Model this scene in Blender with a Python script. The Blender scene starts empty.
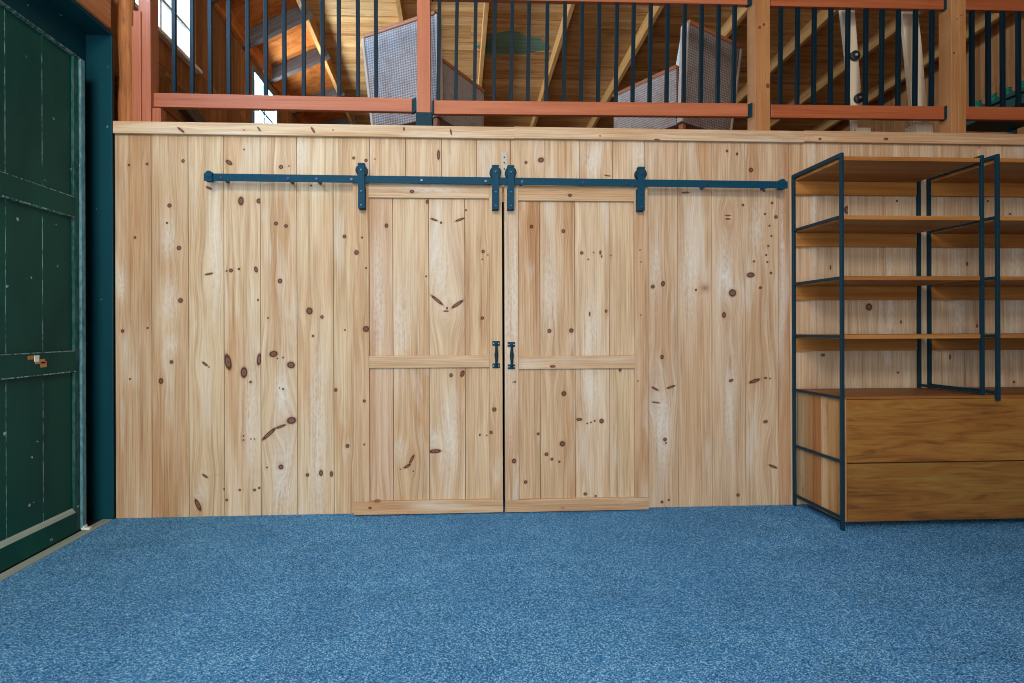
import bpy, math, random
import numpy as np
from mathutils import Vector, Matrix
random.seed(7); rng = np.random.default_rng(7)
SC = bpy.context.scene
COL = SC.collection

# ------------------------------------------------------------------ camera (a slightly yawed architectural lens shift)
F, CX, CY = 560.0, 486.0, 330.0
YAW, ROLL = math.atan((CX-457)/F), math.radians(0.2)
D, H = 3.62, 1.17
_c, _s = math.cos(ROLL), math.sin(ROLL)
_f = np.array([math.sin(YAW), math.cos(YAW), 0.0]); _r = np.array([math.cos(YAW), -math.sin(YAW), 0.0]); _u = np.array([0, 0, 1.0])
CR, CU, CF, CO = _c*_r-_s*_u, _c*_u+_s*_r, _f, np.array([0, -D, H])
def at(px, py, Y=0.0):
    """the point of the plane y = Y that the photograph shows at a pixel (used to measure boards and knots on the wall)"""
    d = CF+CR*(px-CX)/F-CU*(py-CY)/F
    return CO+d*((Y-CO[1])/d[1])
def X_(px, Y=0.0): return float(at(px, 300, Y)[0])

cam = bpy.data.cameras.new('camera'); co = bpy.data.objects.new('camera', cam); COL.objects.link(co)
cam.sensor_fit = 'HORIZONTAL'; cam.sensor_width = 36.0; cam.lens = F/1024*36.0
cam.shift_x = (512-CX)/1024; cam.shift_y = (CY-341.5)/1024
cam.clip_start = 0.05
m = Matrix.Identity(4)
for i in range(3):
    m[i][0], m[i][1], m[i][2], m[i][3] = CR[i], CU[i], -CF[i], CO[i]
co.matrix_world = m
SC.camera = co

# ------------------------------------------------------------------ materials
def lin(r, g, b):
    f = lambda c: (c/255/12.92) if c/255 <= 0.04045 else ((c/255+0.055)/1.055)**2.4
    return (f(r), f(g), f(b), 1.0)
class NT:
    def __init__(s, name):
        s.m = bpy.data.materials.new(name); s.m.use_nodes = True
        s.t = s.m.node_tree; s.n = s.t.nodes; s.b = s.n['Principled BSDF']
    def add(s, typ, **kw):
        n = s.n.new(typ)
        for k, v in kw.items():
            if k.startswith('i_'):
                n.inputs[int(k[2:])].default_value = v
            else: setattr(n, k, v)
        return n
    def link(s, a, b): s.t.links.new(a, b)
    def attr(s, name): return s.add('ShaderNodeAttribute', attribute_name=name)
    def math(s, op, a, b=None, c=None, clamp=False):
        n = s.add('ShaderNodeMath', operation=op); n.use_clamp = clamp
        for i, v in enumerate((a, b, c)):
            if v is None: continue
            if isinstance(v, (int, float)): n.inputs[i].default_value = v
            else: s.link(v, n.inputs[i])
        return n.outputs[0]
    def scale(s, v, xyz):
        n = s.add('ShaderNodeVectorMath', operation='MULTIPLY'); s.link(v, n.inputs[0]); n.inputs[1].default_value = xyz; return n.outputs[0]
    def noise(s, v, detail=3, dist=0.0, scale=1.0, rough=0.55):
        n = s.add('ShaderNodeTexNoise'); n.inputs['Scale'].default_value = scale; n.inputs['Detail'].default_value = detail
        n.inputs['Distortion'].default_value = dist; n.inputs['Roughness'].default_value = rough
        if v is not None: s.link(v, n.inputs['Vector'])
        return n.outputs['Fac']
    def ramp(s, fac, stops, interp='LINEAR'):
        n = s.add('ShaderNodeValToRGB'); s.link(fac, n.inputs[0]); e = n.color_ramp.elements; n.color_ramp.interpolation = interp
        while len(e) < len(stops): e.new(0.5)
        for el, (p, c) in zip(e, stops): el.position = p; el.color = c if len(c) == 4 else (*c, 1)
        return n.outputs[0]
    def mix(s, fac, a, b, mode='MIX'):
        n = s.add('ShaderNodeMix', data_type='RGBA', blend_type=mode)
        for sock, v in ((n.inputs[0], fac), (n.inputs[6], a), (n.inputs[7], b)):
            if isinstance(v, (int, float)): sock.default_value = v
            elif isinstance(v, tuple): sock.default_value = v
            else: s.link(v, sock)
        return n.outputs[2]
    def bump(s, h, strength=0.2, dist=0.002):
        n = s.add('ShaderNodeBump'); n.inputs['Strength'].default_value = strength; n.inputs['Distance'].default_value = dist
        s.link(h, n.inputs['Height']); s.link(n.outputs[0], s.b.inputs['Normal'])
def g(v): return (v, v, v, 1)

def wood(name, stops, pale=None, pale_amt=0.0, rough=0.6, fine=0.3, mid=0.45, broad=0.35, mscale=(26, .8, 26), bscale=(7, .4, 7), mdist=0.7, bump=0.15, spec=0.3, dirt=None, dirt_amt=0.0):
    t = NT(name); gc = t.attr('gc').outputs['Vector']; tint = t.attr('tint').outputs['Color']; kn = t.attr('knot').outputs['Fac']; pa = t.attr('pale').outputs['Fac']
    nf = t.noise(t.scale(gc, (150, 2.5, 150)), 3)
    nm = t.noise(t.scale(gc, mscale), 4, mdist)
    nb = t.noise(t.scale(gc, bscale), 2, 0.4)
    f = t.math('ADD', t.math('ADD', t.math('MULTIPLY', nf, fine), t.math('MULTIPLY', nm, mid)), t.math('MULTIPLY', nb, broad))
    f = t.math('MULTIPLY_ADD', f, 2.1/(fine+mid+broad), -0.55, clamp=True)
    c = t.ramp(f, stops)
    if pale:
        hn = t.noise(t.scale(gc, (5, .7, 5)), 3, .6)
        c = t.mix(t.math('MULTIPLY_ADD', hn, 4.0, -1.9, clamp=True), c, t.mix(1.0, c, lin(238, 218, 200), 'MULTIPLY'))
        sn = t.noise(t.scale(gc, (60, .55, 60)), 4, .3)
        c = t.mix(t.math('MULTIPLY', t.math('MULTIPLY_ADD', sn, 6.0, -3.35, clamp=True), .55), c, t.mix(1.0, c, lin(206, 176, 150), 'MULTIPLY'))
    c = t.mix(1.0, c, tint, 'MULTIPLY')
    if pale:
        n = t.noise(t.scale(gc, (8, 1.1, 8)), 4, 0.8)
        n = t.math('MULTIPLY', t.math('MULTIPLY_ADD', n, 5.0, -2.75, clamp=True), pale_amt)
        nn = t.noise(t.scale(gc, (90, 30, 90)), 2)
        n = t.math('ADD', n, t.math('MULTIPLY', pa, t.math('MULTIPLY_ADD', nn, 1.3, -0.25, clamp=True)), clamp=True)
        c = t.mix(n, c, pale)
    if dirt:
        n = t.noise(t.scale(gc, (14, 3, 14)), 5, 1.0)
        c = t.mix(t.math('MULTIPLY', t.math('MULTIPLY_ADD', n, 6.0, -3.5, clamp=True), dirt_amt), c, dirt)
    kf = t.ramp(kn, [(0, g(0)), (.2, g(.12)), (.36, g(.34)), (.46, g(.85)), (.58, g(.97)), (.74, g(.86)), (1, g(.95))])
    kc = t.ramp(kn, [(0, lin(190, 130, 90)), (.34, lin(150, 92, 62)), (.47, lin(78, 46, 36)), (.58, lin(38, 24, 24)), (.78, lin(112, 70, 54)), (1, lin(42, 27, 26))])
    c = t.mix(kf, c, kc)
    t.link(c, t.b.inputs['Base Color'])
    t.b.inputs['Roughness'].default_value = rough
    t.b.inputs['Specular IOR Level'].default_value = spec
    t.bump(nf, bump, 0.002)
    return t.m

pine = wood('pine_boards', [(0, lin(138, 110, 82)), (.3, lin(177, 151, 120)), (.6, lin(200, 180, 152)), (1, lin(218, 206, 184))], pale=lin(208, 207, 198), pale_amt=0.5, rough=0.7, fine=.6, mid=.42, broad=.26, spec=.15)
redwood = wood('stained_redwood', [(0, lin(112, 62, 40)), (.4, lin(152, 87, 58)), (1, lin(180, 114, 82))], rough=0.5, mid=.4, broad=.2)
fir = wood('fir_post', [(0, lin(104, 66, 36)), (.4, lin(154, 105, 62)), (1, lin(188, 144, 98))], rough=0.6, fine=.4, dirt=lin(120, 76, 44), dirt_amt=.4)
oldwood = wood('weathered_log', [(0, lin(84, 46, 22)), (.4, lin(140, 84, 42)), (.7, lin(172, 112, 62)), (1, lin(204, 158, 108))], rough=0.8, mscale=(40, 3, 40), dirt=lin(60, 34, 18), dirt_amt=.6, bump=.5)
beamwood = wood('brown_beam', [(0, lin(110, 62, 32)), (.45, lin(166, 106, 62)), (1, lin(204, 156, 112))], rough=0.75, dirt=lin(206, 184, 156), dirt_amt=.6)
roofwood = wood('roof_boards', [(0, lin(96, 64, 32)), (.35, lin(168, 124, 70)), (.65, lin(200, 160, 104)), (1, lin(220, 188, 138))], pale=lin(200, 184, 152), pale_amt=.6, rough=0.8, fine=.25, mid=.5, broad=.5, mscale=(30, 1.2, 30), dirt=lin(84, 50, 24), dirt_amt=.5)
rafterwood = wood('rafter_lumber', [(0, lin(132, 92, 48)), (.5, lin(184, 138, 82)), (1, lin(212, 172, 116))], rough=.7)
greywood = wood('grey_timber', [(0, lin(48, 42, 40)), (.5, lin(82, 74, 70)), (1, lin(122, 106, 92))], rough=.8)
darkplank = wood('brown_wall_boards', [(0, lin(84, 54, 30)), (.4, lin(140, 94, 54)), (.8, lin(178, 126, 78)), (1, lin(194, 156, 112))], rough=.8, dirt=lin(50, 34, 24), dirt_amt=.5)
orangeboard = wood('orange_sheathing', [(0, lin(110, 56, 18)), (.4, lin(184, 104, 38)), (1, lin(222, 158, 92))], rough=.7, mscale=(14, 5, 14), dirt=lin(52, 36, 26), dirt_amt=.7)
mango = wood('mango_wood', [(0, lin(52, 40, 28)), (.25, lin(100, 70, 36)), (.48, lin(140, 94, 46)), (.7, lin(146, 114, 58)), (1, lin(182, 140, 88))], rough=.5, fine=.3, mid=.8, broad=.6, mscale=(15, 1.5, 15), bscale=(5, .8, 5), mdist=2.6, spec=.25)
shelfwood = wood('shelf_wood', [(0, lin(96, 58, 28)), (.4, lin(150, 98, 48)), (.75, lin(178, 126, 68)), (1, lin(200, 154, 96))], rough=.5, fine=.25, mid=.5, broad=.5, mscale=(20, 1.0, 20))
sidewood = wood('reclaimed_side_boards', [(0, lin(110, 78, 50)), (.5, lin(176, 138, 98)), (1, lin(212, 182, 144))], rough=.6, dirt=lin(110, 70, 42), dirt_amt=.6)
palewood = wood('pale_grey_lumber', [(0, lin(170, 148, 118)), (.5, lin(200, 182, 156)), (1, lin(216, 204, 184))], rough=.7)
sillwood = wood('grey_sill_wood', [(0, lin(104, 116, 110)), (.5, lin(142, 156, 148)), (1, lin(176, 186, 176))], rough=.8)

def green_paint(name, base, light, spots=1.0):
    t = NT(name); tc = t.add('ShaderNodeTexCoord').outputs['Object']
    n = t.noise(t.scale(tc, (3, 3, 1.2)), 5, .5)
    c = t.mix(t.math('MULTIPLY_ADD', n, 3.0, -1.0, clamp=True), base, light)
    v = t.add('ShaderNodeTexVoronoi'); v.inputs['Scale'].default_value = 9.0; t.link(tc, v.inputs['Vector'])
    v2 = t.noise(tc, 2, 0, 60)
    sp = t.math('MULTIPLY', t.math('LESS_THAN', v.outputs['Distance'], 0.085), t.math('GREATER_THAN', v2, 0.52))
    w = t.attr('wear').outputs['Fac']; wn = t.noise(t.scale(tc, (60, 60, 25)), 3)
    wf = t.math('MULTIPLY', w, t.math('MULTIPLY_ADD', wn, 5.0, -2.0, clamp=True))
    c = t.mix(t.math('MULTIPLY', sp, .75*spots), c, lin(170, 190, 180))
    c = t.mix(wf, c, lin(150, 178, 180))
    t.link(c, t.b.inputs['Base Color']); t.b.inputs['Roughness'].default_value = .55; t.b.inputs['Specular IOR Level'].default_value = .15
    t.bump(t.noise(t.scale(tc, (80, 80, 6)), 3), .15, .002)
    return t.m
greendoor = green_paint('green_door_paint', lin(4, 56, 53), lin(10, 72, 64))
greenjamb = green_paint('teal_frame_paint', lin(0, 50, 60), lin(3, 60, 70), .5)
worn = green_paint('worn_blue_green_paint', lin(40, 92, 102), lin(74, 124, 132))

def simple(name, col, rough=.5, metal=0.0, spec=.5, vary=0.0, vscale=40):
    t = NT(name)
    if vary:
        tc = t.add('ShaderNodeTexCoord').outputs['Object']; n = t.noise(tc, 4, 0, vscale)
        dark = tuple(c*(1-vary) for c in col[:3])+(1,); lite = tuple(min(1, c*(1+vary)) for c in col[:3])+(1,)
        t.link(t.mix(n, dark, lite), t.b.inputs['Base Color'])
    else: t.b.inputs['Base Color'].default_value = col
    t.b.inputs['Roughness'].default_value = rough; t.b.inputs['Metallic'].default_value = metal; t.b.inputs['Specular IOR Level'].default_value = spec
    return t.m
blackmetal = simple('black_hardware', lin(10, 60, 80), .6, 0, .12, .25, 60)
blackrail = simple('black_baluster_metal', lin(3, 28, 38), .5, 0, .15, .2, 60)
shelfmetal = simple('black_bookcase_metal', lin(12, 46, 58), .5, 0, .2, .2, 60)
darkmetal = simple('dark_bracket_metal', lin(10, 44, 54), .6, 0, .15, .3, 80)
bolt_m = simple('bolt_heads', lin(20, 50, 90), .35, 0, .6, .2, 90)
steel = simple('galvanised_steel', lin(158, 152, 138), .5, .1, .5, .15, 120)
holedark = simple('dark_screw_holes', lin(50, 46, 42), .7)
white_m = simple('white_window_paint', lin(214, 214, 206), .5, 0, .4, .08, 20)
offwhite = simple('chipped_white_paint', lin(206, 212, 208), .6, 0, .3, .15, 60)
blackrubber = simple('black_rubber', lin(22, 30, 36), .5, 0, .4, .3, 80)
darkgreen = simple('dark_green_paint', lin(16, 62, 56), .5, 0, .4, .3, 10)
bluegrey = simple('blue_grey_paint', lin(62, 104, 122), .5, 0, .4, .2, 20)
earth = simple('dark_boards', lin(52, 44, 38), .9, 0, .2, .3, 12)
brownframe = wood('brown_chair_frame', [(0, lin(106, 60, 36)), (.5, lin(146, 88, 56)), (1, lin(180, 124, 90))], rough=.5)

def carpet():
    t = NT('blue_carpet'); tc = t.add('ShaderNodeTexCoord').outputs['Object']
    v = t.add('ShaderNodeTexVoronoi'); v.inputs['Scale'].default_value = 260.0; t.link(tc, v.inputs['Vector'])
    sep = t.add('ShaderNodeSeparateColor'); t.link(v.outputs['Color'], sep.inputs[0])
    n2 = t.noise(tc, 2, 0, 110, .6); n3 = t.noise(tc, 4, .6, 2.0); n4 = t.noise(t.scale(tc, (1.4, 5, 1)), 3, .8, 1.0)
    f = t.math('ADD', t.math('MULTIPLY', sep.outputs[0], .74), t.math('MULTIPLY', n2, .26))
    c = t.ramp(f, [(.08, lin(8, 48, 80)), (.34, lin(54, 120, 172)), (.64, lin(78, 148, 202)), (.9, lin(178, 222, 244))])
    c = t.mix(t.math('MULTIPLY_ADD', n3, 1.8, -.6, clamp=True), c, t.mix(1.0, c, lin(206, 214, 222), 'MULTIPLY'))
    c = t.mix(t.math('MULTIPLY_ADD', n4, 3.0, -1.6, clamp=True), c, t.mix(1.0, c, lin(222, 226, 224), 'MULTIPLY'))
    t.link(c, t.b.inputs['Base Color']); t.b.inputs['Roughness'].default_value = 1.0; t.b.inputs['Specular IOR Level'].default_value = .05
    t.bump(sep.outputs[0], .3, .003)
    return t.m
carpet_m = carpet()

def wicker():
    t = NT('woven_wicker'); gc = t.attr('gc').outputs['Vector']
    def wave(direction, sc):
        w = t.add('ShaderNodeTexWave', wave_type='BANDS', bands_direction=direction); w.inputs['Scale'].default_value = sc
        w.inputs['Distortion'].default_value = .8; w.inputs['Detail'].default_value = 1; w.inputs['Detail Scale'].default_value = 3; t.link(gc, w.inputs['Vector']); return w.outputs['Fac']
    a, b = wave('X', 14), wave('Y', 17)
    n = t.noise(t.scale(gc, (9, 7, 9)), 4, .5); nf = t.noise(t.scale(gc, (120, 50, 120)), 2)
    f = t.math('ADD', t.math('MULTIPLY', a, .28), t.math('ADD', t.math('MULTIPLY', b, .34), t.math('MULTIPLY', nf, .5)))
    c = t.ramp(f, [(0, lin(48, 44, 44)), (.45, lin(110, 102, 100)), (.8, lin(152, 143, 138)), (1, lin(188, 178, 170))])
    c = t.mix(t.math('MULTIPLY_ADD', n, 3.0, -1.45, clamp=True), c, t.mix(1.0, c, lin(226, 176, 146), 'MULTIPLY'))
    t.link(c, t.b.inputs['Base Color']); t.b.inputs['Roughness'].default_value = .6; t.bump(f, .5, .004)
    return t.m
wicker_m = wicker()
wickerlight = simple('pale_wicker_edge', lin(172, 160, 152), .6, 0, .3, .12, 40)

def glass(name, tint, rough=.05, trans=.92):
    t = NT(name); n = t.n
    tr = t.add('ShaderNodeBsdfTransparent'); tr.inputs[0].default_value = tint
    gl = t.add('ShaderNodeBsdfGlossy'); gl.inputs['Roughness'].default_value = rough
    mx = t.add('ShaderNodeMixShader'); mx.inputs[0].default_value = 1-trans
    t.link(tr.outputs[0], mx.inputs[1]); t.link(gl.outputs[0], mx.inputs[2])
    t.link(mx.outputs[0], n['Material Output'].inputs['Surface'])
    return t.m
pane_m = glass('window_glass', (.96, .98, 1, 1), .02, .94)
def jarglass():
    t = NT('green_glass'); t.b.inputs['Base Color'].default_value = lin(40, 170, 140); t.b.inputs['Roughness'].default_value = .08
    t.b.inputs['Transmission Weight'].default_value = .55; t.b.inputs['IOR'].default_value = 1.45
    return t.m
green_glass = jarglass()

# ------------------------------------------------------------------ mesh building
class MB:
    def __init__(s): s.v, s.f, s.gc, s.ti, s.kn, s.pa, s.we, s.n, s.smooth = [], [], [], [], [], [], [], 0, False
    def put(s, v, f, gc, tint=(1, 1, 1), knot=None, pale=None, wear=0.0):
        v = np.asarray(v, float); k = len(v); s.v.append(v)
        s.f += [tuple(i+s.n for i in q) for q in f]
        s.gc.append(np.asarray(gc, float)); s.ti.append(np.tile(np.array([*tint, 1.0]), (k, 1)))
        s.kn.append(np.zeros(k) if knot is None else knot); s.pa.append(np.zeros(k) if pale is None else pale); s.we.append(np.full(k, wear)); s.n += k
    def gcof(s, v, grain):
        v = np.asarray(v, float); o = rng.uniform(-40, 40, 3)
        p = {'x': (1, 0, 2), 'y': (0, 1, 2), 'z': (0, 2, 1)}[grain]
        return v[:, p]+o
    HF = [(0, 3, 2, 1), (4, 5, 6, 7), (0, 1, 5, 4), (1, 2, 6, 5), (2, 3, 7, 6), (3, 0, 4, 7)]
    def hexa(s, p, grain='z', tint=(1, 1, 1), wear=0.0):
        """eight corners: bottom four counter-clockwise seen from above, then the top four"""
        s.put(p, s.HF, s.gcof(p, grain), tint, wear=wear)
    def box(s, x0, x1, y0, y1, z0, z1, grain='z', tint=(1, 1, 1), wear=0.0):
        p = [(x0, y0, z0), (x1, y0, z0), (x1, y1, z0), (x0, y1, z0), (x0, y0, z1), (x1, y0, z1), (x1, y1, z1), (x0, y1, z1)]
        s.hexa(p, grain, tint, wear)
    def beam(s, a, b, w, h, up=(0, 0, 1), tint=(1, 1, 1)):
        """a square timber from a to b, w across and h along up"""
        a, b = Vector(a), Vector(b); d = (b-a).normalized(); u = Vector(up); u = (u-d*u.dot(d)).normalized(); r = d.cross(u)
        p = [c+r*sx*w/2+u*sy*h/2 for c in (a, b) for sx, sy in ((-1, -1), (1, -1), (1, 1), (-1, 1))]
        L = (b-a).length; o = rng.uniform(-40, 40, 3)
        gc = [np.array([sx*w/2, t, sy*h/2])+o for t in (0, L) for sx, sy in ((-1, -1), (1, -1), (1, 1), (-1, 1))]
        f = [(0, 1, 2, 3), (7, 6, 5, 4), (4, 5, 1, 0), (5, 6, 2, 1), (6, 7, 3, 2), (7, 4, 0, 3)]
        s.put([tuple(q) for q in p], f, gc, tint)
    def cyl(s, a, b, r0, r1=None, n=16, tint=(1, 1, 1), rings=None):
        """a round bar from a to b; rings = [(t, r), ...] gives a turned profile"""
        a, b = Vector(a), Vector(b); d = (b-a); L = d.length; d.normalize()
        u = d.orthogonal().normalized(); w = d.cross(u)
        rings = rings or [(0, r0), (1, r0 if r1 is None else r1)]
        v, f, gc = [], [], []; o = rng.uniform(-40, 40, 3)
        for t, r in rings:
            for k in range(n):
                an = 2*math.pi*k/n; q = u*math.cos(an)*r+w*math.sin(an)*r
                v.append(tuple(a+d*(L*t)+q)); gc.append((o[0]+math.cos(an)*r, o[1]+L*t, o[2]+math.sin(an)*r))
        m = len(rings)
        for i in range(m-1):
            for k in range(n): f.append((i*n+k, i*n+(k+1) % n, (i+1)*n+(k+1) % n, (i+1)*n+k))
        f.append(tuple(reversed(range(n)))); f.append(tuple(range((m-1)*n, m*n)))
        s.put(v, f, gc, tint)
    def prism(s, poly, y0, y1, tint=(1, 1, 1), grain='z'):
        """a polygon in x,z given counter-clockwise as seen from the front, from y0 to y1"""
        n = len(poly); v = [(x, y0, z) for x, z in poly]+[(x, y1, z) for x, z in poly]
        f = [tuple(range(n)), tuple(reversed(range(n, 2*n)))]+[(i, i+n, (i+1) % n+n, (i+1) % n) for i in range(n)]
        s.put(v, f, s.gcof(v, grain), tint)
    def board(s, mode, u0, u1, v0, v1, yf, thick, knots=(), tint=(1, 1, 1), cell=.006, gap=.0008, pales=()):
        """a board facing the room: u runs across the grain, v along it; mode 'v' stands upright (u=x, v=z), 'h' lies along the wall (u=z, v=x).
        The face is a fine grid that carries the knots and bends the grain round them; its long edges are eased."""
        u0 += gap; u1 -= gap; e = .0022
        us = np.concatenate([[u0], np.linspace(u0+e, u1-e, max(3, int((u1-u0)/cell)+1)), [u1]])
        vs = np.linspace(v0, v1, max(2, int((v1-v0)/cell)+1))
        U, V = np.meshgrid(us, vs); nu, nv = len(us), len(vs)
        U, V = U.ravel(), V.ravel()
        W = np.zeros_like(U); ii = np.tile(np.arange(nu), nv); W[(ii == 0) | (ii == nu-1)] = .0035
        gu, gv = U.copy(), V.copy(); kn = np.zeros_like(U); pl = np.zeros_like(U)
        for (kx, kz, rx, rz, ang, kind) in knots:
            ku, kv, ru, rv = (kx, kz, rx, rz) if mode == 'v' else (kz, kx, rz, rx)
            if not (u0-.004 < ku < u1+.004 and v0-.01 < kv < v1+.01): continue
            du, dv = U-ku, V-kv
            a = ang if mode == 'v' else -ang
            c, sn = math.cos(a), math.sin(a); pu, pv = c*du+sn*dv, -sn*du+c*dv
            d = np.sqrt((pu/ru)**2+(pv/rv)**2)
            if kind == 's': kn = np.maximum(kn, .37*np.exp(-(d**2)*.9))
            elif kind == 'r': kn = np.maximum(kn, .43*np.exp(-(d**2)*.8))
            else:
                kn = np.maximum(kn, np.clip(1-d/1.8, 0, 1))
                R = max(ru, rv*.5); gu = gu-du*.65*np.exp(-(du/(3.0*R))**2-(dv/(6.5*R))**2)
        for (kx, kz, rx, rz) in pales:
            ku, kv, ru, rv = (kx, kz, rx, rz) if mode == 'v' else (kz, kx, rz, rx)
            if not (u0 < ku < u1): continue
            pl = np.maximum(pl, np.exp(-((U-ku)/ru)**2-((V-kv)/rv)**2))
        P = np.stack([U, yf+W, V], 1) if mode == 'v' else np.stack([V, yf+W, U], 1)
        o = rng.uniform(-40, 40, 3); gc = np.stack([gu+o[0], gv+o[1], np.full_like(gu, o[2])], 1)
        i = np.arange(nu*nv).reshape(nv, nu)
        q = np.stack([i[:-1, :-1], i[:-1, 1:], i[1:, 1:], i[1:, :-1]], -1).reshape(-1, 4)
        if mode == 'h': q = q[:, ::-1]
        f = [tuple(map(int, r)) for r in q]
        base = nu*nv; cor = [(u0, v0), (u1, v0), (u1, v1), (u0, v1)]; yb = yf+thick
        def P3(u, v, y): return (u, y, v) if mode == 'v' else (v, y, u)
        # sides and back: a shell behind the face
        ex = [P3(u, v, yf+.0035) for u, v in cor]+[P3(u, v, yb) for u, v in cor]
        ef = [(base+a, base+4+a, base+4+(a+1) % 4, base+(a+1) % 4) for a in range(4)]+[(base+7, base+6, base+5, base+4)]
        if mode == 'h': ef = [tuple(reversed(t)) for t in ef]
        P = np.concatenate([P, ex]); gc = np.concatenate([gc, np.array([[u+o[0], v+o[1], o[2]+.02] for u, v in cor+cor])])
        kn = np.concatenate([kn, np.zeros(8)]); pl = np.concatenate([pl, np.zeros(8)])
        s.put(P, f+ef, gc, tint, kn, pl)
    def build(s, name, mat, parent=None, bevel=0.0, local=False, smooth=False):
        v = np.concatenate(s.v)
        off = np.zeros(3)
        if parent is not None and not local:
            p = parent
            while p is not None: off += np.array(p.location); p = p.parent
        me = bpy.data.meshes.new(name); me.from_pydata((v-off).tolist(), [], s.f); me.materials.append(mat)
        a = me.attributes.new('gc', 'FLOAT_VECTOR', 'POINT'); a.data.foreach_set('vector', np.concatenate(s.gc).astype(np.float32).ravel())
        a = me.attributes.new('tint', 'FLOAT_COLOR', 'POINT'); a.data.foreach_set('color', np.concatenate(s.ti).astype(np.float32).ravel())
        for nm, arr in (('knot', s.kn), ('pale', s.pa), ('wear', s.we)):
            arr = np.concatenate(arr).astype(np.float32)
            if arr.any():
                a = me.attributes.new(nm, 'FLOAT', 'POINT'); a.data.foreach_set('value', arr)
        if smooth:
            me.polygons.foreach_set('use_smooth', [True]*len(me.polygons))
            try: me.set_sharp_from_angle(angle=math.radians(35))
            except Exception: pass
        me.update()
        o = bpy.data.objects.new(name, me); COL.objects.link(o)
        if parent is not None: o.parent = parent
        if bevel:
            b = o.modifiers.new('bevel', 'BEVEL'); b.width = bevel; b.segments = 2; b.limit_method = 'ANGLE'; b.angle_limit = math.radians(40)
        return o
def tag(o, label=None, cat=None, group=None, kind=None):
    for k, v in (('label', label), ('category', cat), ('group', group), ('kind', kind)):
        if v: o[k] = v
    return o
def empty(name, loc, label, cat, group=None, rz=0):
    o = bpy.data.objects.new(name, None); COL.objects.link(o); o.location = loc; o.rotation_euler = (0, 0, rz); o.empty_display_size = .1
    return tag(o, label, cat, group)
def one_box(name, mat, dims, parent=None, grain='z', tint=(1, 1, 1), bevel=.002):
    b = MB(); b.box(*dims, grain=grain, tint=tint); return b.build(name, mat, parent, bevel)
def copy_tree(o, parent=None):
    c = o.copy(); COL.objects.link(c)
    if parent is not None: c.parent = parent
    for ch in list(o.children): copy_tree(ch, c)
    return c
def T(r, gg, b): return (r, gg, b)

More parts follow.
